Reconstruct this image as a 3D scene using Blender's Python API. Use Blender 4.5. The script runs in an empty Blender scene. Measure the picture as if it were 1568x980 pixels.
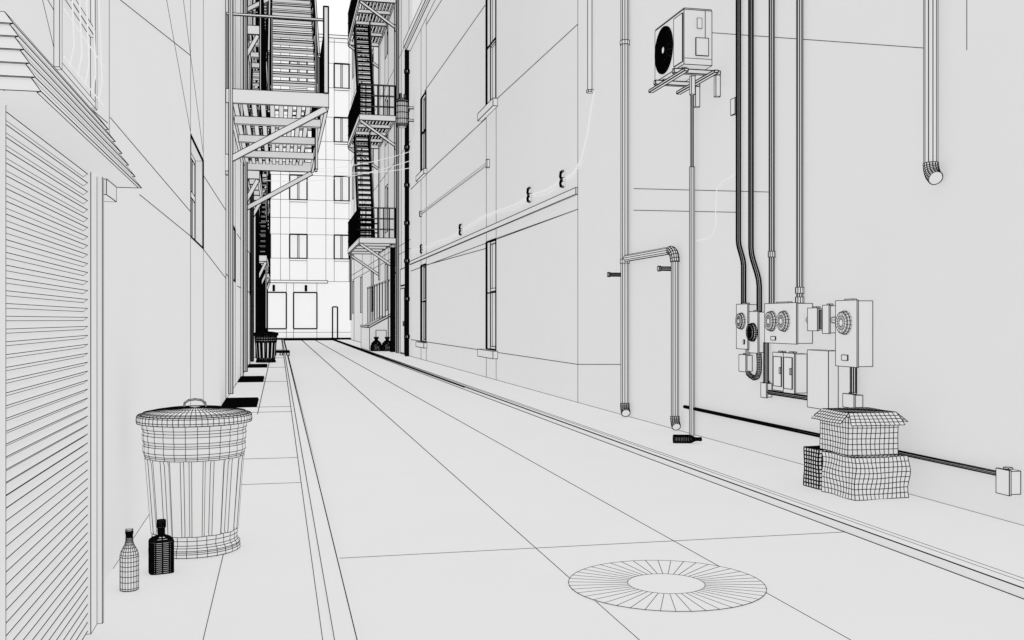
import bpy, math, random
from mathutils import Vector, Matrix
random.seed(4)
scene=bpy.context.scene
EYE=Vector((0,0,1.2))
K=0.00037
# ------------------------------------------------------------------ materials
def glow_clay(name,base,emit,ecol):
    m=bpy.data.materials.new(name); m.use_nodes=True
    nt=m.node_tree; b=nt.nodes['Principled BSDF']
    tc=nt.nodes.new('ShaderNodeTexCoord'); n=nt.nodes.new('ShaderNodeTexNoise')
    n.inputs['Scale'].default_value=1.3; n.inputs['Detail'].default_value=3
    nt.links.new(tc.outputs['Object'],n.inputs['Vector'])
    r=nt.nodes.new('ShaderNodeValToRGB')
    r.color_ramp.elements[0].position=.3; r.color_ramp.elements[1].position=.7
    r.color_ramp.elements[0].color=(base*.985,)*3+(1,); r.color_ramp.elements[1].color=(base*1.015,)*3+(1,)
    nt.links.new(n.outputs['Fac'],r.inputs['Fac']); nt.links.new(r.outputs['Color'],b.inputs['Base Color'])
    b.inputs['Roughness'].default_value=.9
    b.inputs['Specular IOR Level'].default_value=.1
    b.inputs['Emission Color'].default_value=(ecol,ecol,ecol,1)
    b.inputs['Emission Strength'].default_value=emit  # even self-glow put into the surfaces stands in for flat ambient light
    try: m.cycles.emission_sampling='NONE'
    except Exception: pass
    return m
CLAY_GLOW=glow_clay('clay_grey_glow',.36,.45,1.0)
HAZE_GLOW=glow_clay('clay_haze_glow',.36,.68,1.0)  # same clay with stronger glow: distance haze put into the far building
CABLE=glow_clay('cable_pale',.4,.505,1.0)
INK=bpy.data.materials.new('ink_black'); INK.use_nodes=True
_b=INK.node_tree.nodes['Principled BSDF']; _b.inputs['Base Color'].default_value=(.004,.004,.004,1)
_b.inputs['Roughness'].default_value=1; _b.inputs['Specular IOR Level'].default_value=0
# ------------------------------------------------------------------ builder
class B:
    def __init__(s,name,mat=None):
        s.name=name; s.V=[]; s.F=[]; s.E={}; s.FI=[]; s.mat=mat or CLAY_GLOW; s.w=1.0
    def _k(s,p): return (round(p[0],4),round(p[1],4),round(p[2],4))
    def edge(s,a,b,w=None):
        a=Vector(a); b=Vector(b)
        if (a-b).length<1e-4: return
        ka,kb=s._k(a),s._k(b); key=(ka,kb) if ka<kb else (kb,ka)
        w=s.w if w is None else w
        if s.E.get(key,0)<w: s.E[key]=w
    line=edge
    def poly(s,pts,w=None,closed=True):
        for i in range(len(pts)-(0 if closed else 1)): s.edge(pts[i],pts[(i+1)%len(pts)],w)
    def face(s,pts,edges=True,ink=False,w=None):
        i=len(s.V); s.V+= [tuple(p) for p in pts]; s.F.append(tuple(range(i,i+len(pts)))); s.FI.append(1 if ink else 0)
        if edges: s.poly(pts,w)
    def box(s,x0,x1,y0,y1,z0,z1,edges=True,ink=False,M=None,w=None):
        if x0>x1:x0,x1=x1,x0
        if y0>y1:y0,y1=y1,y0
        if z0>z1:z0,z1=z1,z0
        P=[Vector((x,y,z)) for z in(z0,z1) for y in(y0,y1) for x in(x0,x1)]
        if M: P=[M@p for p in P]
        for f in((0,2,3,1),(4,5,7,6),(0,1,5,4),(2,6,7,3),(0,4,6,2),(1,3,7,5)):
            s.face([P[i] for i in f],edges,ink,w)
    def beam(s,a,b,wd,hd=None,edges=True,ink=False,w=None):
        a=Vector(a);b=Vector(b); d=(b-a); L=d.length; d.normalize(); hd=hd or wd
        up=Vector((0,0,1)) if abs(d.z)<.95 else Vector((0,1,0))
        r=d.cross(up).normalized(); u=r.cross(d)
        M=Matrix((( r.x,d.x,u.x,a.x),(r.y,d.y,u.y,a.y),(r.z,d.z,u.z,a.z),(0,0,0,1)))
        s.box(-wd/2,wd/2,0,L,-hd/2,hd/2,edges,ink,M,w)
    def tube(s,path,r,n=8,long=1,rings=True,caps=True,ink=False,w=None):
        P=[Vector(p) for p in path]; R=r if isinstance(r,(list,tuple)) else [r]*len(P)
        prev=None; rs=[]
        for i,p in enumerate(P):
            t=(P[min(i+1,len(P)-1)]-P[max(i-1,0)]).normalized()
            if prev is None:
                a=Vector((0,0,1)) if abs(t.z)<.9 else Vector((0,1,0)); x=t.cross(a).normalized()
            else: x=(prev-t*prev.dot(t)).normalized()
            prev=x; y=t.cross(x)
            rs.append([p+(x*math.cos(2*math.pi*j/n)+y*math.sin(2*math.pi*j/n))*R[i] for j in range(n)])
        for i in range(len(P)-1):
            for j in range(n):
                k=(j+1)%n; s.face([rs[i][j],rs[i][k],rs[i+1][k],rs[i+1][j]],False,ink)
                if long and j%long==0: s.edge(rs[i][j],rs[i+1][j],w)
        for i in range(len(P)):
            if rings is True or (rings=='ends' and i in(0,len(P)-1)): s.poly(rs[i],w)
        if caps:
            s.face(rs[0][::-1],False,ink); s.face(rs[-1],False,ink)
    def lathe(s,M,prof,n,vert=1,ring=None,rf=None,vz=None,w=None,ink=()):
        rs=[]
        for q,(r,z) in enumerate(prof):
            rs.append([M@Vector(((r+(rf(j,q) if rf else 0))*math.cos(2*math.pi*j/n),(r+(rf(j,q) if rf else 0))*math.sin(2*math.pi*j/n),z)) for j in range(n)])
        for q in range(len(prof)-1):
            for j in range(n):
                k=(j+1)%n; s.face([rs[q][j],rs[q][k],rs[q+1][k],rs[q+1][j]],False,q in ink)
                ok=(j%vert==0) if vz is None else vz(j,q)
                if ok: s.edge(rs[q][j],rs[q+1][j],w)
        for q in range(len(prof)):
            if ring is None or q in ring: s.poly(rs[q],w)
        s.face(rs[0][::-1],False); s.face(rs[-1],False)
    def grid(s,a,b,c,d,nu,nv,f=None,w=None,both=True):
        a,b,c,d=map(Vector,(a,b,c,d)); G=[]
        for i in range(nu+1):
            row=[]
            for j in range(nv+1):
                u,v=i/nu,j/nv; p=(a*(1-u)+b*u)*(1-v)+(d*(1-u)+c*u)*v
                if f: p=p+f(p)
                row.append(p)
            G.append(row)
        for i in range(nu):
            for j in range(nv): s.face([G[i][j],G[i+1][j],G[i+1][j+1],G[i][j+1]],True,False,w)
    def done(s,shade=False):
        V=list(s.V);F=list(s.F);FI=list(s.FI)
        for (a,b),w in s.E.items():
            a=Vector(a);b=Vector(b);d=b-a;L=d.length
            n=max(1,min(14,int(L/3))); d.normalize()
            up=Vector((0,0,1)) if abs(d.z)<.9 else Vector((1,0,0))
            x=d.cross(up).normalized(); y=d.cross(x)
            prev=None
            for i in range(n+1):
                p=a.lerp(b,i/n); r=K*w*max(.8,(p-EYE).length)
                base=len(V)
                for t in range(4):
                    an=math.pi/2*t+.785; V.append(tuple(p+(x*math.cos(an)+y*math.sin(an))*r*1.15))
                if prev is not None:
                    for t in range(4):
                        F.append((prev+t,prev+(t+1)%4,base+(t+1)%4,base+t)); FI.append(1)
                prev=base
        me=bpy.data.meshes.new(s.name); me.from_pydata(V,[],F)
        me.materials.append(s.mat); me.materials.append(INK)
        me.polygons.foreach_set('material_index',FI); me.update()
        ob=bpy.data.objects.new(s.name,me); scene.collection.objects.link(ob); return ob
def T(x,y,z): return Matrix.Translation((x,y,z))
RX=4.237; LX=-.78
# ------------------------------------------------------------------ ground, road, pavements
g=B('ground'); g.face([(-300,-300,-.06),(300,-300,-.06),(300,300,-.06),(-300,300,-.06)],False); g.done()
r=B('road'); ZR=-.04
r.face([(.27,-6,ZR),(3.24,-6,ZR),(3.24,62.9,ZR),(.27,62.9,ZR)],False)
zl=ZR
cx,cy,cr=1.771,4.482,.458
dA=math.sqrt(cr**2-(cx-1.361)**2); dB=math.sqrt(max(0,cr**2-(2.159-cx)**2))
r.line((1.361,-3,zl),(1.361,cy-dA,zl)); r.line((1.361,cy+dA,zl),(1.361,62.9,zl))
r.line((2.159,-3,zl),(2.159,cy-dB,zl)); r.line((2.159,cy+dB,zl),(2.159,62.9,zl))
r.line((.3,5.35,zl),(3.22,5.35,zl))
r.done()
m=B('manhole_cover'); z=ZR+.004
ro=[(cx+cr*math.cos(t*math.pi/22),cy+cr*math.sin(t*math.pi/22),z) for t in range(44)]
ri=[(cx+.18*math.cos(t*math.pi/22),cy+.18*math.sin(t*math.pi/22),z) for t in range(44)]
for t in range(44):
    k=(t+1)%44; m.face([ro[t],ro[k],ri[k],ri[t]],True,w=.8)
m.face(ri,True,w=.8); m.done()
def walk(name,x0,x1,ext):
    s=B(name); s.face([(x0,-6,0),(x1,-6,0),(x1,62.9,0),(x0,62.9,0)],False); ext(s); s.done()
def le(s):
    s.line((-.277,-3,0),(-.277,7.65,0)); s.line((-.265,13.3,0),(-.265,62,0))
    for y in(7.65,9.05,13.6,14.4,20.3,26.4,33,42): s.line((LX,y,0),(.16,y,0))
    s.line((.16,-3,0),(.16,62.9,0)); s.line((LX,5.2,0),(LX,62.9,0))
walk('sidewalk',LX-.4,.2,le)
def re(s):
    s.line((3.37,-3,0),(3.37,62.9,0),.8); s.line((RX,-3,0),(RX,62.9,0))
walk('sidewalk',3.32,RX+.4,re)
c=B('curb'); c.box(.203,.297,-6,62.9,-.055,.003,edges=False)
c.line((.203,-3,.003),(.203,62.9,.003)); c.line((.285,-3,.003),(.285,62.9,.003),1.4); c.line((.297,-3,-.02),(.297,62.9,-.02),2.0); c.done()
c=B('curb'); c.box(3.223,3.317,-6,62.9,-.055,.003,edges=False)
c.line((3.317,-3,.003),(3.317,62.9,.003),.8); c.line((3.235,-3,.003),(3.235,62.9,.003),2.2); c.line((3.223,-3,-.038),(3.223,62.9,-.038),1.2); c.done()
# ------------------------------------------------------------------ buildings
def wall(b,X,sg,y0,y1,z0,z1,ops,depth=.12):
    ys=sorted(set([y0,y1]+[v for o in ops for v in o[:2]])); zs=sorted(set([z0,z1]+[v for o in ops for v in o[2:4]]))
    for i in range(len(ys)-1):
        for j in range(len(zs)-1):
            ym=(ys[i]+ys[i+1])/2; zm=(zs[j]+zs[j+1])/2
            if any(o[0]<ym<o[1] and o[2]<zm<o[3] for o in ops): continue
            b.face([(X,ys[i],zs[j]),(X,ys[i+1],zs[j]),(X,ys[i+1],zs[j+1]),(X,ys[i],zs[j+1])],False)
    for o in ops:
        a,c_,d,e=o[:4]; Xi=X+sg*depth
        P=[(X,a,d),(X,c_,d),(X,c_,e),(X,a,e)]; Q=[(Xi,p[1],p[2]) for p in P]
        for k in range(4): b.face([P[k],P[(k+1)%4],Q[(k+1)%4],Q[k]],True)
        b.face(Q,True)
        t=.05; xs=Xi-sg*.04
        b.box(xs,Xi-sg*.002,a+.002,a+t,d+.002,e-.002); b.box(xs,Xi-sg*.002,c_-t,c_-.002,d+.002,e-.002)
        b.box(xs,Xi-sg*.002,a+t,c_-t,e-t,e-.002); b.box(xs,Xi-sg*.002,a+t,c_-t,d+.002,d+t)
        zm=d+(e-d)*.55; b.box(xs,Xi-sg*.002,a+t,c_-t,zm-.03,zm+.03)
        for fx in o[4:]: 
            yy=a+(c_-a)*fx; b.box(xs,Xi-sg*.002,yy-.02,yy+.02,d+t,zm-.03); b.box(xs,Xi-sg*.002,yy-.02,yy+.02,zm+.03,e-t)
def shell(b,X,Xo,y0,y1,z1):
    b.face([(X,y0,z1),(Xo,y0,z1),(Xo,y1,z1),(X,y1,z1)],False)
    b.face([(X,y0,-.05),(Xo,y0,-.05),(Xo,y0,z1),(X,y0,z1)],False); b.face([(X,y1,-.05),(Xo,y1,-.05),(Xo,y1,z1),(X,y1,z1)],False)
    b.face([(Xo,y0,-.05),(Xo,y1,-.05),(Xo,y1,z1),(Xo,y0,z1)],False)
# right, near
b=B('rendered_building')
colA=(19.86,20.84); colB=(29.72,30.85)
ops=[(*colA,.6,2.83),(*colA,5.62,8.0),(*colB,.55,2.86),(*colB,5.66,7.95)]
wall(b,RX,1,-6,33.4,-.05,10.4,ops); shell(b,RX,14,-6,33.4,10.4)
for (a,c_,d,e) in ops:
    b.poly([(RX,a,d),(RX,c_,d),(RX,c_,e),(RX,a,e)],2.0)
    b.line((RX,a,d),(RX,a,e),3); b.line((RX,c_,d),(RX,c_,e),3)
    b.line((RX,a,d+(e-d)*.52),(RX,c_,d+(e-d)*.52),2)
    b.box(RX-.1,RX-.001,a-.15,c_+.45,d-.17,d-.02)
for yy in (*colA,*colB): b.line((RX,yy,0),(RX,yy,10.2))
b.line((RX,14.17,0),(RX,14.17,10.2))
for a,q in [((14.17,5.50),(19.86,5.61)),((20.97,7.83),(30.1,8.02)),((20.84,5.43),(29.7,5.5)),((14.17,9.3),(19.86,7.7)),
            ((20.84,9.4),(29.7,9.9)),((14.17,2.81),(19.86,2.83)),((20.84,2.7),(29.7,2.82)),
            ((30.85,5.5),(33.3,5.5)),
            ((11.79,2.81),(8.23,2.33)),((11.79,2.545),(8.86,2.216)),((14.17,.555),(12.09,.643)),((5.98,3.012),(9.49,4.085)),((5.61,2.905),(5.61,4.6))]:
    b.line((RX,a[0],a[1]),(RX,q[0],q[1]))
b.box(RX-.03,RX-.001,14.18,33.4,3.03,3.127); b.line((RX,14.17,2.81),(RX,33.3,2.81))
b.line((RX,14.17,.555),(RX,33.3,.555))
b.box(RX-.03,RX-.001,20.6,30.7,4.42,4.47,w=.55); b.box(RX-.06,RX-.001,20.50,20.598,4.35,4.51); b.box(RX-.06,RX-.001,30.702,30.8,4.35,4.51)
b.box(4.03,RX-.001,8,33.6,10.22,10.42); b.box(4.09,RX-.001,8,33.5,10.1,10.218)
b.done()
# right, far tall building
b=B('tall_building'); X3=4.30
ops=[]
for k in range(5):
    z0=1.0+3.6*k if k else 1.4
    for y0 in(41,47.5,54,60): ops.append((y0,y0+1.3,z0+.2,z0+2.1,.5))
wall(b,X3,1,33.42,66,-.05,21,ops); shell(b,X3,14,33.42,66,21)
for yy in(34.3,36.5,38,41,42.3,44.8,47.5,48.8,54,60): b.line((X3,yy,0),(X3,yy,21))
for zz in(3.6,3.9,7.2,10.8,14.4,18): b.line((X3,33.5,zz),(X3,66,zz),.7)
b.box(X3-.05,X3-.001,34.7,36.2,0,2.4,w=1.3); b.box(X3-.09,X3-.052,34.85,36.05,.05,2.3,w=1.3); b.box(X3-.07,X3-.001,34.7,36.2,2.42,3.0,w=1.3)
b.box(X3-.12,X3-.092,34.95,35.03,1.0,1.15)
b.done()
# left
def leftb(name,y0,y1,H,ops,lines,vert,ww=2.4):
    b=B(name); wall(b,LX,-1,y0,y1,-.05,H,[o for o in ops]); shell(b,LX,-10,y0,y1,H)
    for o in ops: b.poly([(LX,o[0],o[2]),(LX,o[1],o[2]),(LX,o[1],o[3]),(LX,o[0],o[3])],ww if o[0]>5 else 1)
    for a,q in lines: b.line((LX,*a),(LX,*q))
    for v in vert: b.line((LX,v[0],v[1]),(LX,v[0],v[2]))
    return b
b=leftb('left_building',-6,15.85,18,[(9.6,11.19,1.955,2.88,.25,.5,.75)],
  [((5.41,2.81),(9.64,3.6)),((5.11,2.16),(9.64,2.18)),((6.15,1.92),(9.64,1.96)),((11.19,1.95),(15.8,1.83)),((11.19,2.73),(15.8,2.85)),
   ((5.1,4.2),(9.6,2.9)),((5.1,5.4),(11.19,2.96)),((2.6,3.0),(3.91,2.15)),((3.17,2.35),(3.9,2.3)),((2.2,2.6),(3.17,2.35)),((4.63,2.1),(5.05,2.12))],
  [(9.6,0,18),(11.19,0,18),(15.84,0,18),(5.09,2.0,18)])
b.box(LX+.001,LX+.02,3.88,3.92,2.10,3.9,w=.8); b.box(LX+.001,LX+.02,4.60,4.64,2.10,3.9,w=.8)
b.box(LX+.001,LX+.02,3.921,4.599,2.40,2.43,w=.9); b.box(LX+.001,LX+.02,3.921,4.599,2.10,2.125,w=.7)
b.done()
b=B('window_guard',CABLE)
for i in range(5): b.tube([(LX+.04,3.95+i*.15,2.12),(LX+.055,3.95+i*.15,2.2),(LX+.04,3.95+i*.15,2.6)],.003,5,long=0,rings=False)
for zz in(2.13,2.3,2.6): b.tube([(LX+.04,3.85,zz),(LX+.04,4.7,zz)],.003,5,long=0,rings=False)
b.done()
b=leftb('left_building',15.9,33,20,[(17.67,19.2,1.9,2.84,.5),(28.5,30.6,1.9,3.0,.5),(24.5,26,5.6,7.6,.5),(24.5,26,9,11,.5)],
  [((20,2.84),(28.5,3.01)),((20,1.85),(28.5,1.95)),((16,1.9),(17.6,1.85))],[(15.92,0,20),(17.6,0,20),(19.2,0,20),(21.9,0,20),(23.2,0,20),(28.4,0,20),(30.6,0,20)])
b.box(LX,LX+.05,21.95,22.2,0,20); b.done()
ops=[(y,y+1.4,z0,z0+1.8,.5) for y in(35,40.5,46,52,57) for z0 in(1.2,4.8,8.4,12)]
b=leftb('left_building',33.05,66,20,ops,[((33.1,z),(66,z)) for z in(3.5,7.1,10.7,14.3)],[(v,0,20) for v in(33.1,35,36.4,40.5,46,52,57)],1.4)
b.box(LX,LX+.07,33.1,33.5,0,20,w=1.6); b.box(LX,LX+.07,44,44.4,0,20,w=1.6); b.done()
# end of alley
b=B('corner_building',HAZE_GLOW); Y0=63
cols=[(-.85,-.5),(.64,1.67),(3.3,4.2)]
hz=[(4.94,6.4),(8.5,10.0),(12.1,13.6),(15.4,16.9)]
ops=[(x0,x1,z0,z1) for x0,x1 in cols for z0,z1 in hz]+[(-.79,.44,.67,2.87),(.87,2.26,.67,2.87),(3.2,3.5,0,2.0)]
xs=sorted(set([-12,16]+[v for o in ops for v in o[:2]])); zs=sorted(set([-.05,18.4]+[v for o in ops for v in o[2:]]))
for i in range(len(xs)-1):
    for j in range(len(zs)-1):
        xm=(xs[i]+xs[i+1])/2; zm=(zs[j]+zs[j+1])/2
        if any(o[0]<xm<o[1] and o[2]<zm<o[3] for o in ops): continue
        b.face([(xs[i],Y0,zs[j]),(xs[i+1],Y0,zs[j]),(xs[i+1],Y0,zs[j+1]),(xs[i],Y0,zs[j+1])],False)
for a,c_,d,e in ops:
    P=[(a,Y0,d),(c_,Y0,d),(c_,Y0,e),(a,Y0,e)];Q=[(p[0],Y0+.15,p[2]) for p in P]
    for k in range(4): b.face([P[k],P[(k+1)%4],Q[(k+1)%4],Q[k]],False)
    b.poly(P,2.2); b.face(Q,False)
    if d>4: 
        mx=(a+c_)/2; b.box(mx-.04,mx+.04,Y0+.08,Y0+.148,d,e,w=1.1); b.box(a,c_,Y0-.08,Y0-.002,d-.14,d-.02,w=.6)
for zz in(3.55,6.4,8.5,10.0,12.1,13.6,15.4,16.9,4.94,18.2,7.4,11): b.line((-4,Y0,zz),(9,Y0,zz),.6)
for xx in(-.5,.64,1.67,2.8,3.3,4.2,.1): b.line((xx,Y0,3.55),(xx,Y0,18.4),.6)
b.line((.44,Y0,0),(.44,Y0,3.5),.7); b.line((.87,Y0,0),(.87,Y0,3.5),.7); b.line((2.26,Y0,0),(2.26,Y0,3.5),.7)
b.line((-4,Y0,.45),(9,Y0,.45),.6)
b.box(-4,9,Y0-.3,Y0-.002,-.05,.1,ink=True)
b.box(-4,2.9,Y0-.12,Y0-.002,3.45,3.6)
for xx in(-.3,1.6): b.box(xx-.06,xx+.06,Y0-.25,Y0-.13,2.95,3.3,ink=True)
b.box(-12,16,Y0-.15,Y0+.3,18.41,18.6); b.face([(-12,Y0,18.4),(16,Y0,18.4),(16,Y0+10,18.4),(-12,Y0+10,18.4)],False)
b.done()
# ------------------------------------------------------------------ garage door + awning
b=B('roller_garage_door'); GX=-.70
b.box(LX+.002,GX,4.14,4.27,0,1.80); b.box(LX+.002,GX,2.82,2.90,0,1.80)
n=52; zt=1.78
for i in range(n):
    z0=zt*i/n; z1=zt*(i+1)/n; x0=GX-.028; x1=GX-.012
    b.face([(x0,2.9,z0),(x0,4.14,z0),(x1,4.14,z0+(z1-z0)*.35),(x1,2.9,z0+(z1-z0)*.35)],True,w=.9)
    b.face([(x1,2.9,z0+(z1-z0)*.35),(x1,4.14,z0+(z1-z0)*.35),(x0,4.14,z1),(x0,2.9,z1)],False)
b.box(LX+.002,GX+.02,4.275,4.30,0,1.8)
b.done()
b=B('shingled_awning')
nl=6; ex=-.585; tx=-.72; ze=1.765; zt=2.03; yn=2.72; yf=4.58; tn=2.97; tf=4.42
for i in range(nl):
    u0=i/nl; u1=(i+1)/nl
    def P(u,out=0):
        return (ex+(tx-ex)*u+out, yn+(tn-yn)*u-out, yf+(tf-yf)*u+out, ze+(zt-ze)*u)
    a=P(u0,.012); q=P(u1,0); 
    b.face([(a[0],a[1],a[3]),(a[0],a[2],a[3]),(q[0],q[2],q[3]),(q[0],q[1],q[3])],True)
    b.face([(a[0],a[1],a[3]),(q[0],q[1],q[3]),(-1.2,q[1],q[3]),(-1.2,a[1],a[3])],True)
    b.face([(a[0],a[2],a[3]),(q[0],q[2],q[3]),(LX-.01,q[2],q[3]),(LX-.01,a[2],a[3])],True)
    p=P(u0,0)
    b.face([(a[0],a[1],a[3]),(a[0],a[2],a[3]),(p[0],p[2],p[3]),(p[0],p[1],p[3])],True)
b.face([(ex,yn,ze),(ex,yf,ze),(-1.2,yf,ze),(-1.2,yn,ze)],False)
b.box(LX+.003,GX+.03,4.31,4.56,1.70,1.762)
b.face([(tx,tn,zt),(tx,tf,zt),(-1.2,tf,zt),(-1.2,tn,zt)],True)
b.done()
# ------------------------------------------------------------------ trash cans
def can(x,y,s,rot,ww=1.0):
    b=B('trash_can'); M=T(x,y,0)@Matrix.Rotation(rot,4,'Z')@Matrix.Scale(s,4)
    n=112
    body=[(.212,0),(.224,.006),(.224,.022),(.219,.03),(.223,.038),(.213,.05),(.208,.062),(.210,.085),(.213,.105),(.215,.12),(.224,.24),(.233,.36),(.241,.46),(.244,.482),(.245,.492),(.247,.51)]
    deep=[0]*8+[.5,1,1,1,1,.5,0,0]
    def rf(j,q):
        return (-.013 if j%8 in(3,4,5) else .0)*deep[q]
    def vz(j,q):
        if q<7: return j%4==0
        if 8<=q<13: return j%8 in(2,3,5,6)
        return j%4==0
    b.lathe(M,body,n,rf=rf,vz=vz,ring=[0,1,2,3,4,5,6,7,8,13,14,15],w=.85*ww)
    top=[(.246,.50),(.251,.515),(.251,.545),(.247,.555),(.253,.57),(.255,.60),(.251,.615),(.257,.63),(.259,.655),(.266,.662),(.266,.68)]
    b.lathe(M,top,56,vert=2,w=.85*ww)
    lid=[(.272,.655),(.282,.657),(.284,.668),(.282,.690),(.276,.697),(.262,.697),(.254,.703),(.25,.708),(.2,.718),(.15,.725),(.09,.730),(.03,.732)]
    b.lathe(M,lid,64,vert=1,w=1.0*ww)
    R=M@Matrix.Rotation(.1,4,'Z')
    hp=[(-.055,0,.728),(-.050,0,.752),(-.03,0,.766),(0,0,.770),(.03,0,.766),(.050,0,.752),(.055,0,.728)]
    b.tube([R@Vector(p) for p in hp],.0045*s,6,w=.7)
    b.done()
can(-.428,5.55,1.02,-.1)
can(-.36,29.6,1.18,0,1.8)
# ------------------------------------------------------------------ bottles
beer=[(.034,0),(.039,.004),(.0395,.012),(.0395,.04),(.0395,.065),(.0395,.09),(.0395,.11),(.0395,.13),(.0395,.15),(.0385,.16),(.034,.175),(.026,.19),(.019,.203),(.016,.215),(.015,.221),(.015,.228),(.0145,.234),(.0145,.24),(.0145,.25),(.0165,.252),(.0165,.258),(.0145,.26),(.0155,.262),(.0155,.27)]
b=B('beer_bottle'); b.lathe(T(-.648,4.78,0),beer,20,w=.85,ink=(16,17,18,19,20,21)); b.done()
b=B('beer_bottle'); b.lathe(T(3.75,9.3,.04)@Matrix.Rotation(math.radians(90),4,'Y')@Matrix.Rotation(.3,4,'X'),beer,24,w=1.35); b.done()
b=B('liquor_bottle'); M=T(-.545,5.08,0)@Matrix.Rotation(.25,4,'Z')
def sq(hw,hd,z,n=24):
    P=[]
    for j in range(n):
        t=2*math.pi*j/n; cx_,sy=math.cos(t),math.sin(t); p=.38
        P.append(M@Vector((hw*math.copysign(abs(cx_)**p,cx_),hd*math.copysign(abs(sy)**p,sy),z)))
    return P
lev=[(.048,.038,0)]+[(.052,.042,.004+i*.0092) for i in range(17)]+[(.048,.038,.158),(.038,.03,.166),(.02,.018,.174)]
R=[sq(*l) for l in lev]
for q in range(len(R)-1):
    for j in range(24):
        k=(j+1)%24; b.face([R[q][j],R[q][k],R[q+1][k],R[q+1][j]],True,w=2.1)
b.lathe(M,[(.018,.170),(.0145,.178)]+[(.0145,.183+.007*i) for i in range(5)]+[(.019,.218),(.019,.225),(.019,.233),(.019,.241),(.018,.248),(.0,.249)],20,w=1.7)
b.done()
# ------------------------------------------------------------------ grates on pavement
for y0,y1 in((14.45,15.8),(20.2,21.8),(26.3,27.7)):
    b=B('cellar_grate'); b.box(LX+.01,-.30,y0,y1,.001,.012,ink=True)
    k=int((y1-y0)/.06)
    for i in range(k): b.box(LX+.02,-.31,y0+.02+i*.06,y0+.06+i*.06,.013,.03,ink=True,w=1.3)
    b.done()
b=B('wooden_pallet')
for i in range(5): b.box(-.2,.35,35.2+i*.25,35.38+i*.25,.10,.13,w=1.6)
for xx in(-.18,.04,.26): b.box(xx,xx+.08,35.2,36.38,.005,.098,w=1.6)
b.done()
# ------------------------------------------------------------------ fire escapes
def escape(name,xw,xo,y0,y1,levels,top,stair,sl=.13,pick=.14,brd=.95,drop=None,nb=4,near=True,sw=1.0,ow=1.0,inner=None):
    b=B(name); sg=1 if xo>xw else -1; W=abs(xo-xw)
    def X(t): return xw+sg*t
    for li,z in enumerate(levels):
        b.box(X(0.01),X(W),y0,y0+.05,z-.18,z+.03); b.box(X(.01),X(W),y1-.05,y1,z-.18,z+.03)
        b.box(X(W-.05),X(W),y0+.052,y1-.052,z-.18,z+.03); b.box(X(.01),X(.06),y0+.052,y1-.052,z-.12,z+.03)
        for i in range(1,nb):
            yy=y0+(y1-y0)*i/nb; b.box(X(.062),X(W-.052),yy-.04,yy+.04,z-.17,z-.04)
        k=int((W-.12)/sl)
        for i in range(k):
            xx=.08+i*sl; b.box(X(xx),X(xx+sl*.55),y0+.055,y1-.055,z-.035,z)
        for yy in(y0+.03,y1-.03):
            b.beam((X(.02),yy,z-brd-.1),(X(W-.04),yy,z-.2),.05,.09)
            b.box(X(.0),X(.05),yy-.04,yy+.04,z-brd-.25,z-brd)
        hh=1.15
        for zz in(z+.35,z+.75,z+hh):
            if near or zz>z+1: b.beam((X(.02),y0+.02,zz),(X(W-.02),y0+.02,zz),.03)
            b.beam((X(W-.02),y0+.04,zz),(X(W-.02),y1,zz),.03,w=ow)
            b.beam((X(.02),y1-.02,zz),(X(W-.04),y1-.02,zz),.03)
        q=int(W/pick)
        for i in range(q+1):
            xx=.03+i*(W-.06)/q
            for yy in(y0+.02,y1-.02):
                if yy<y0+1 and not near and i%4: continue
                b.box(X(xx)-.008,X(xx)+.008,yy-.008,yy+.008,z+.03,z+hh)
        if not near: b.box(X(W-.075),X(W-.005),y0-.005,y0+.045,z+.032,z+1.35,w=2.2)
        q=int((y1-y0)/pick)
        for i in range(q+1):
            yy=y0+.05+i*(y1-y0-.1)/q; b.box(X(W-.03),X(W-.012),yy-.008,yy+.008,z+.03,z+hh,w=ow)
        zn=levels[li+1] if li+1<len(levels) else top
        if zn:
            s0,s1=stair[0],stair[1]; ya=y0+stair[2]; yb=y1-stair[3]
            if stair[4]<0 : ya,yb=yb,ya
            nn=int((zn-z)/.2)
            for sx in(s0,s1): b.beam((X(sx),ya,z+.05),(X(sx),yb,zn),.04,.2,w=sw)
            for i in range(1,nn):
                t=i/nn; yy=ya+(yb-ya)*t; zz=z+(zn-z)*t
                b.box(X(s0+.03),X(s1-.03),yy-.11,yy+.11,zz-.015,zz+.02,w=sw)
            for sx in(s0,s1):
                b.beam((X(sx),ya,z+.95),(X(sx),yb,zn+.9),.03)
                for i in range(0,nn,2):
                    t=i/nn; yy=ya+(yb-ya)*t; zz=z+(zn-z)*t; b.box(X(sx)-.01,X(sx)+.01,yy-.01,yy+.01,zz,zz+.9,w=sw)
            if inner:
                for i in range(int((y1-y0-1)/.16)):
                    yy=y0+.6+i*.16; b.box(X(inner)-.012,X(inner)+.012,yy-.012,yy+.012,z+.02,z+2.2,w=1.4)
                for zz in(.1,.8,1.5,2.2): b.box(X(inner)-.014,X(inner)+.014,y0+.6,y1-.4,z+zz,z+zz+.03,w=1.4)
    for yy in(y0+.06,y1-.06): b.box(X(.005),X(.06),yy-.03,yy+.03,levels[0]-brd-.3,(levels[-1]+4))
    if drop:
        xx,yy,za,zb=drop
        for d in(-.16,.16): b.box(X(xx)-.02,X(xx)+.02,yy+d-.02,yy+d+.02,za,zb)
        k=int((zb-za)/.25)
        for i in range(k): b.box(X(xx)-.012,X(xx)+.012,yy-.14,yy+.14,za+.1+i*.25,za+.13+i*.25)
    b.done()
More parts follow.
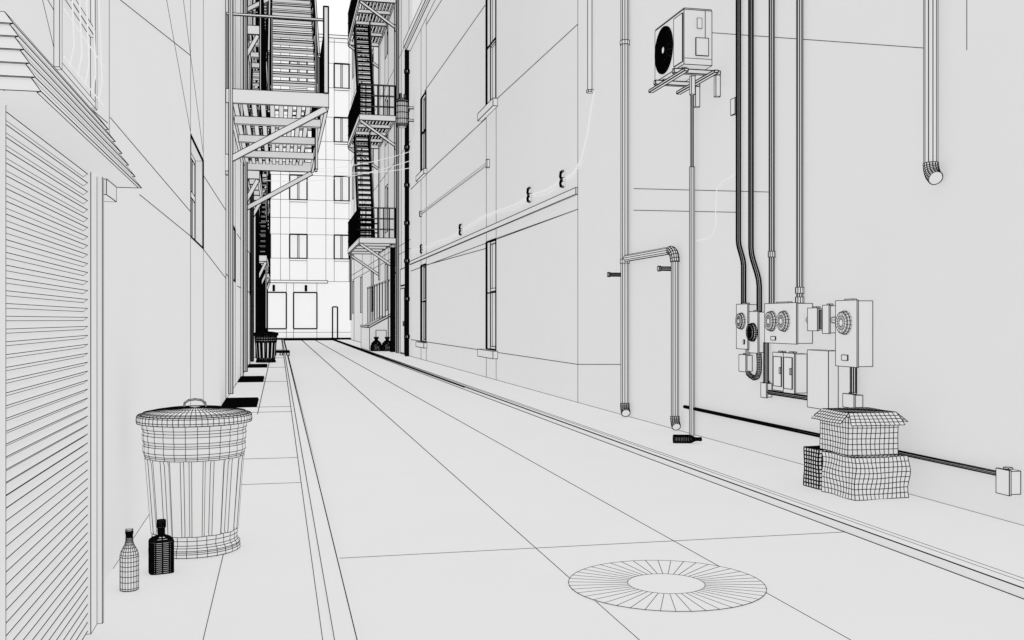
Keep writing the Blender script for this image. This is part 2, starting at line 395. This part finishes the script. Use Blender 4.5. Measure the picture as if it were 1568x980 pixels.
escape('fire_escape',LX,.74,15.7,22.7,[4.62,8.9],None,(.62,1.42,1.3,.6,1),sl=.14,pick=.16,drop=(1.45,19,3.95,4.9),near=False,sw=1.3,ow=2.0,inner=.5)
escape('fire_escape',LX,-.45,25.0,29.5,[4.75,8.2],None,(.05,.3,.5,.5,1),sl=.08,pick=.12,brd=.6,ow=1.4)
escape('fire_escape',LX,-.40,36,42,[3.4,6.9,10.4,13.9],None,(.1,.35,.5,.5,1),sl=.1,pick=.2,brd=.8,drop=(.33,38,.9,4.4),ow=1.6)
escape('fire_escape',LX,-.45,50,56,[3.4,6.9,10.4],None,(.1,.3,.5,.5,1),sl=.1,pick=.25,brd=.8,ow=1.6)
escape('fire_escape',X3,2.92,38.2,44.5,[4.25,8.85,13.3],18,(.72,1.3,1.2,2.7,1),sl=.13,pick=.22,brd=1.0,drop=(1.3,44,1.2,5),sw=1.6)
# ------------------------------------------------------------------ right side far props
b=B('cellar_hatch')
xa,xb=3.45,X3-.002; ya,yb=39.9,44
P=[(xa,ya,0),(xb,ya,0),(xb,ya,1.35),(xa,ya,.9)]; Q=[(p[0],yb,p[2]) for p in P]
b.face(P);b.face(Q)
for k in range(4): b.face([P[k],P[(k+1)%4],Q[(k+1)%4],Q[k]])
b.beam((xa-.05,ya-.02,.93),(xb,ya-.02,1.42),.1,.06); b.beam((xa,ya,.95),(xa,yb,.95),.06)
for i in range(1,5): b.line((xa,ya+i*.82,.9),(xb,ya+i*.82,1.35))
b.box(3.7,4.1,ya-.03,ya-.002,.1,.8); b.done()
for x,y,rr in((3.66,39.3,.2),(4.07,39.2,.21)):
    b=B('garbage_bag'); M=T(x,y,0)
    pf=[(.12,0),(.19,.02),(.205,.09),(.2,.2),(.16,.3),(.09,.37),(.035,.41),(.03,.44),(.06,.5),(.07,.53)]
    b.lathe(M,pf,22,rf=lambda j,q:.012*math.sin(j*2.3+q*1.7),w=2.0); b.done()
b=B('security_fence')
for i in range(9): b.box(4.10,4.12,39.2+i*1.15,39.23+i*1.15,.0,2.75,w=.7)
for zz in(.2,2.7): b.box(4.122,4.14,39.1,48.9,zz,zz+.05,w=.7)
b.done()
b=B('downspout'); b.tube([(4.12,33.45,0),(4.12,33.45,10.1)],.055,14,w=1.9); 
for i in range(8): b.tube([(4.12,33.45,.6+i*1.25),(4.12,33.45,.7+i*1.25)],.08,10,w=1.6)
b.done()
b=B('downspout'); b.tube([(4.15,38.0,0),(4.15,38.0,3.9)],.08,14,w=1.6); b.tube([(4.15,38.0,3.9),(4.15,38,4.0)],.12,12); b.done()
b=B('downspout'); b.tube([(4.2,36.9,0),(4.2,36.9,20)],.05,8); b.done()
b=B('utility_transformer'); M=T(3.86,32.6,7.45)
b.lathe(M,[(.15,-.04),(.19,0),(.2,.04),(.2,.2),(.2,.4),(.2,.6),(.2,.74),(.215,.76),(.215,.8),(.12,.86)],20,w=1.3)
b.tube([(3.8,32.5,8.3),(3.8,32.5,8.45)],.035,8); b.tube([(3.95,32.6,8.3),(3.95,32.6,8.45)],.035,8)
b.box(3.95,4.235,32.57,32.63,7.6,7.66); b.box(3.95,4.235,32.57,32.63,8.0,8.06); b.done()
for k,(za,zb,ya,yb) in enumerate([(6.7,6.2,33,34),(6.4,6.3,33,38),(6.1,6.0,32.5,31)]):
    b=B('overhead_cable',CABLE); pts=[]
    for i in range(17):
        t=i/16; pts.append((4.2+(LX-4.2)*t,ya+(yb-ya)*t,za+(zb-za)*t-.5*4*t*(1-t)*.6))
    b.tube(pts,.011,6,long=0,rings=False); b.done()
# ------------------------------------------------------------------ left pipes
for y,rr,ww in((15.72,.035,1),(22.45,.045,1.2),(28,.04,1.6),(33.9,.06,2.2),(39,.06,2.2),(47,.07,2.2),(58,.08,2.2)):
    b=B('downspout'); b.tube([(LX+.08,y,.1),(LX+.08,y,5.2 if 23<y<30 else 17)],rr,8,w=ww); b.done()
# ------------------------------------------------------------------ right wall pipes
px_=RX-.07
def shoe(b,x,y,z,r,R,rings=6,n=12):
    # discharge shoe: a 60 degree bend kicked along the wall
    amax=math.radians(62)
    b.tube([(x-(R-R*math.cos(a))*.15,y-(R-R*math.cos(a)),z-R*math.sin(a)) for a in[amax*i/rings for i in range(rings+1)]],r,n,w=1.15)
b=B('downspout'); y=11.92
b.tube([(px_,y,10.05),(px_,y,.17)],.05,10,rings='ends'); shoe(b,px_,y,.17,.054,.13)
for zz in(1.9,4.6,7.3): b.tube([(px_,y,zz),(px_,y,zz+.05)],.058,10)
b.done()
b=B('downspout'); r_=.04
b.tube([(px_,11.86,1.96),(px_,10.42,1.96)],r_,10,rings='ends')
b.tube([(px_,10.42-.13*math.sin(a),1.83+.13*math.cos(a)) for a in[math.pi/2*i/6 for i in range(7)]],.047,12,w=1.2)
b.tube([(px_,10.29,1.83),(px_,10.29,.16)],r_,10,rings='ends'); shoe(b,px_,10.29,.16,.046,.12)
b.done()
for y,zz in((12.15,1.77),(10.42,1.76)):
    b=B('hose_spigot'); b.tube([(RX-.005,y,zz),(RX-.19,y,zz)],.02,8,w=1.6); b.tube([(RX-.19,y,zz),(RX-.21,y,zz)],.028,10,w=1.4); b.done()
b=B('condenser_pipe'); b.tube([(RX-.05,9.87,3.62),(RX-.05,9.87,2.79)],.016,8,rings='ends'); b.tube([(RX-.05,9.87,2.79),(RX-.05,9.87,.0)],.028,8,rings='ends'); b.done()
b=B('downspout'); b.tube([(RX-.05,13.42,4.37),(RX-.05,13.42,10.05)],.035,6,rings='ends',long=2); b.tube([(RX-.05,13.42,4.37),(RX-.05,13.42,4.34)],.05,8); b.done()
b=B('vent_pipe'); xx=RX-.06
b.tube([(xx,5.89,4.6),(xx,5.89,2.23)],.043,10,rings='ends'); shoe(b,xx,5.89,2.23,.047,.12,7,16); b.done()
def cond(name,pts,r,coup=(),n=9,w=1.0):
    b=B(name); P=[(RX-.035,p[0],p[1]) for p in pts]; b.tube(P,r,n,rings='ends',w=w)
    for zz in coup: b.tube([(RX-.035,pts[-1][0],zz),(RX-.035,pts[-1][0],zz+.05)],r*1.35,10,w=1)
    b.done()
def s4(a,b_,n=6):
    return [(a[0]+(b_[0]-a[0])*(3*t*t-2*t**3),a[1]+(b_[1]-a[1])*t) for t in[i/n for i in range(n+1)]]
cond('electrical_conduit',[(8.81,5.5)]+s4((8.81,1.95),(8.70,1.70))+[(8.70,1.345)],.020,w=1.5)
cond('electrical_conduit',[(8.55,5.5)]+s4((8.55,1.86),(8.385,1.5))+[(8.385,1.275)],.020,w=1.5)
cond('electrical_conduit',[(8.15,5.5),(8.15,1.335)],.022,(1.75,),w=1.2)
cond('electrical_conduit',[(7.66,5.5),(7.66,1.335)],.025,(1.34,1.42),w=1.2)
b=B('electrical_conduit'); b.tube([(RX-.03,10.12,.278),(RX-.03,5.22,.278)],.013,10,w=1.3,rings='ends'); b.done()
# meters and boxes
def mbox(name,y0,y1,x0,z0,z1,lip=True,door=False):
    b=B(name); b.box(x0,RX-.003,y0,y1,z0,z1)
    if lip: b.box(x0-.012,x0-.001,y0-.006,y1+.006,z0-.006,z1+.006)
    if door: b.box(x0-.02,x0-.0125,y0+.02,y1-.02,z0+.03,z1-.03)
    b.box(x0+.01,x0+.04,y0+(y1-y0)*.3,y0+(y1-y0)*.7,z1+.007,z1+.016) if lip else None
    return b
def dial(b,y,z,x,r,rings=2,w=.75,n=18):
    M=T(x,y,z)@Matrix.Rotation(-math.pi/2,4,'Y')
    b.lathe(M,[(r*1.08,0),(r*1.08,.012),(r,.013),(r,.030),(r*.93,.034)]+[(r*(.62-.3*i),.035+.001*i) for i in range(rings)],n,w=w)
b=mbox('electric_meter',8.49,8.71,4.15,.94,1.34); dial(b,8.60,1.19,4.138,.070); b.box(4.13,4.137,8.54,8.56,.98,1.02); b.done()
b=mbox('electric_meter',8.32,8.488,4.165,.91,1.27); dial(b,8.405,1.09,4.153,.075,3,1.3,24); b.done()
b=mbox('electric_meter',7.51,8.05,4.10,1.01,1.335); dial(b,7.92,1.19,4.088,.080); dial(b,7.70,1.19,4.088,.080)
b.box(4.08,4.087,7.85,7.93,1.03,1.06); b.done()
b=mbox('junction_box',7.27,7.41,4.15,1.12,1.29); 
for i in range(3): b.box(4.152+i*.02,4.16+i*.02,7.255,7.269,1.13,1.28)
b.done()
b=mbox('junction_box',7.13,7.215,4.17,1.10,1.31); b.tube([(4.2,7.27,1.2),(4.2,7.215,1.2)],.03,10); b.tube([(4.2,7.51,1.2),(4.2,7.41,1.2)],.025,8); b.tube([(4.2,7.13,1.2),(4.2,6.93,1.2)],.025,8); b.done()
b=mbox('electric_meter',6.65,6.93,4.115,.86,1.34); dial(b,6.80,1.18,4.103,.082); b.box(4.095,4.102,6.76,6.84,.9,.94); b.done()
b=mbox('breaker_panel',7.785,7.96,4.13,.61,.92,door=True); b.box(4.10,4.109,7.8,7.82,.75,.8); b.done()
b=mbox('breaker_panel',7.60,7.775,4.13,.60,.92,door=True); b.box(4.10,4.109,7.62,7.64,.75,.8); b.done()
b=mbox('utility_cabinet',7.12,7.44,4.15,.50,.96,lip=False); b.done()
b=mbox('junction_box',8.59,8.72,4.18,.73,.875); b.tube([(4.205,8.62,.93),(4.205,8.62,.875)],.018,8); b.done()
b=mbox('junction_box',8.21,8.30,4.19,.52,.64); b.tube([(4.2,8.25,1.0),(4.2,8.25,.64)],.02,9,w=1.4); b.done()
b=B('flexible_conduit'); fp=[(4.19,8.37,.91),(4.19,8.36,.82),(4.19,8.365,.74),(4.19,8.40,.69),(4.19,8.46,.675),(4.19,8.53,.69),(4.19,8.60,.72)]
q=[]
for i in range(len(fp)-1):
    for t in range(4): q.append(Vector(fp[i]).lerp(Vector(fp[i+1]),t/4))
b.tube(q,.02,10,w=1.1); b.done()
b=B('electrical_conduit'); b.tube([(4.205,8.21,.565),(4.205,7.44,.565)],.017,9,w=1.6,rings='ends'); b.done()
b=mbox('junction_box',6.78,6.92,4.17,.55,.64); b.tube([(4.2,6.85,.86),(4.2,6.85,.64)],.022,9,w=1.5,rings='ends'); b.done()
b=mbox('junction_box',5.13,5.23,4.165,.18,.315); b.done()
b=mbox('junction_box',8.86,8.94,4.20,3.15,3.29); b.done()
b=B('wall_cable',CABLE); pts=[(8.9,3.15),(8.89,2.9),(8.87,2.66),(8.95,2.58),(9.2,2.56),(9.34,2.5),(9.37,2.3),(9.37,2.12),(9.5,2.03),(9.85,2.02)]
b.tube([(RX-.012,*p) for p in pts],.005,6,long=0,rings=False); b.done()
b=B('wall_cable',CABLE)
pts=[(13.30,4.34),(13.45,4.1),(13.62,3.8),(13.9,3.5),(14.3,3.36),(14.86,3.334),(15.8,3.30),(16.95,3.345),(18.1,3.31),(19.6,3.36),(21.2,3.40),(22.4,3.36),(23.71,3.335),(25.5,3.28),(28,3.36),(30.5,3.344),(33,3.5)]
b.tube([(RX-.03,*p) for p in pts],.012,6,long=0,rings=False)
b.tube([(RX-.03,p[0],p[1]-.03-.05*math.sin(p[0]*1.3)**2) for p in pts[3:]],.007,6,long=0,rings=False); b.done()
for y,z in((14.86,3.334),(16.95,3.345),(23.71,3.335),(30.5,3.344)):
    b=B('cable_clamp'); pp=[(RX-.05,y-.06,z+.12),(RX-.06,y+.02,z+.11),(RX-.06,y+.05,z+.05),(RX-.06,y-.02,z),(RX-.06,y+.05,z-.05),(RX-.06,y+.02,z-.10),(RX-.05,y-.06,z-.12)]
    b.tube(pp,.014,8,w=1.3); b.box(RX-.045,RX-.002,y-.02,y+.02,z-.03,z+.03); b.done()
# ------------------------------------------------------------------ air conditioner
b=B('air_conditioner'); x0,x1,y0,y1,z0,z1=3.81,4.10,9.18,9.95,3.67,4.20
b.box(x0,x1,y0,y1,z0,z1)
b.box(x0+.005,x1-.005,y0+.005,y1-.005,z1+.001,z1+.014)
fy,fz=9.69,3.935
n=36
def ring(r,x): return [(x,fy+r*math.cos(2*math.pi*j/n),fz+r*math.sin(2*math.pi*j/n)) for j in range(n)]
b.face(ring(.235,x0-.003),True,ink=True)
for r_ in(.235,.21,.185,.16,.135,.11,.085): b.tube(ring(r_,x0-.010)+[ring(r_,x0-.010)[0]],.002,4,long=2,rings=False,caps=False,w=.9)
for j in range(0,n,2):
    a=2*math.pi*j/n; b.line((x0-.012,fy+.05*math.cos(a),fz+.05*math.sin(a)),(x0-.012,fy+.235*math.cos(a),fz+.235*math.sin(a)),.8)
b.face(ring(.035,x0-.014),True)
b.box(x0-.008,x0-.001,9.2,9.42,z0+.03,z1-.03)
b.box(x0+.12,x0+.25,y0-.012,y0-.001,3.76,3.93); b.box(x0+.13,x0+.18,y0-.016,y0-.013,4.02,4.12,w=.7)
b.line((x0+.22,y0,3.93),(x0+.22,y0,z1)); b.line((x0,y0,3.73),(x1,y0,3.73),.8)
for yy in(9.30,9.80):
    b.box(x0-.06,RX-.004,yy-.02,yy+.02,3.61,3.65,w=1.5); b.box(RX-.05,RX-.004,yy-.02,yy+.02,3.40,3.608)
    b.box(x0+.03,x0+.07,yy-.015,yy+.015,3.651,3.668)
b.box(x0-.03,x0+.01,9.1,10.05,3.585,3.608,w=1.5); b.box(x1-.01,x1+.03,9.1,10.05,3.585,3.608,w=1.5)
b.box(3.95,3.99,9.33,9.37,3.42,3.60)
b.done()
# ------------------------------------------------------------------ cardboard boxes
def nz(a,k=1):
    def f(p):
        return Vector((math.sin(p.y*17+p.z*23+a),math.sin(p.x*19+p.z*31+a*2),math.sin(p.x*15+p.y*21+a)*.3))*.0032*k
    return f
def cbox(cx_,cy_,w,d,z0,h,rot,cell=.032,flaps=False,dense=1.0,a=0,k=1):
    b=B('cardboard_box'); M=T(cx_,cy_,z0)@Matrix.Rotation(rot,4,'Z'); f=nz(a,k)
    P=[M@Vector((sx*w/2,sy*d/2,z)) for z in(0,h) for sx,sy in((-1,-1),(1,-1),(1,1),(-1,1))]
    nw,nd,nh=int(w/cell),int(d/cell),int(h/cell)
    for k in range(4):
        q=(k+1)%4; nn=nw if k%2==0 else nd
        b.grid(P[k],P[q],P[4+q],P[4+k],nn,nh,f,w=dense)
    b.face([P[0],P[1],P[2],P[3]],False)
    if not flaps: b.grid(P[4],P[5],P[6],P[7],nw,nd,f,w=dense)
    else:
        Up=Vector((0,0,.030)); C=(P[4]+P[5]+P[6]+P[7])/4
        Tn=[P[4+i]*.95+C*.05+Up for i in range(4)]
        b.grid(*Tn,nw,nd,f,w=dense)
        for k in range(4):
            q=(k+1)%4; out=[(0,-1),(1,0),(0,1),(-1,0)][k]; fl=.062; dn=[-.05,-.035,-.02,-.04][k]
            o=(M.to_3x3()@Vector((out[0]*fl,out[1]*fl,dn))); tan=(P[4+q]-P[4+k]).normalized()*.012
            b.grid(Tn[k],Tn[q],P[4+q]+o+tan,P[4+k]+o-tan,nw if k%2==0 else nd,4,f,w=dense)
    b.done()
cbox(3.925,6.26,.42,.38,.002,.28,.06,a=1,k=2.2)
cbox(3.925,6.61,.42,.19,.002,.28,.03,cell=.028,dense=1.9,a=3)
cbox(3.925,6.34,.37,.38,.288,.255,-.03,flaps=True,a=5)
# ------------------------------------------------------------------ world, light, camera
w=bpy.data.worlds.new('World'); scene.world=w; w.use_nodes=True; nt=w.node_tree
bg=nt.nodes['Background']; sky=nt.nodes.new('ShaderNodeTexSky'); sky.sky_type='NISHITA'; sky.sun_disc=False
sky.sun_elevation=math.radians(60); sky.sun_rotation=math.radians(150)
mix=nt.nodes.new('ShaderNodeMix'); mix.data_type='RGBA'; mix.inputs['Factor'].default_value=.02
mix.inputs['A'].default_value=(.98,.98,.98,1); bw=nt.nodes.new('ShaderNodeRGBToBW')
nt.links.new(sky.outputs[0],bw.inputs[0]); nt.links.new(bw.outputs[0],mix.inputs['B']); nt.links.new(mix.outputs['Result'],bg.inputs['Color'])
bg.inputs['Strength'].default_value=1.0
sd=bpy.data.lights.new('sun','SUN'); sd.energy=.45; sd.angle=math.radians(40); so=bpy.data.objects.new('sun',sd); scene.collection.objects.link(so)
so.rotation_euler=(math.radians(20),math.radians(5),0)
cd=bpy.data.cameras.new('camera'); cam=bpy.data.objects.new('camera',cd); scene.collection.objects.link(cam)
cam.location=EYE; cam.rotation_euler=(math.radians(90),0,-math.atan(357/1555)); cd.sensor_width=36; cd.lens=35.70; cd.clip_end=1000; cd.clip_start=.05
scene.camera=cam
scene.view_settings.view_transform='Standard'; scene.view_settings.look='None'; scene.view_settings.exposure=0
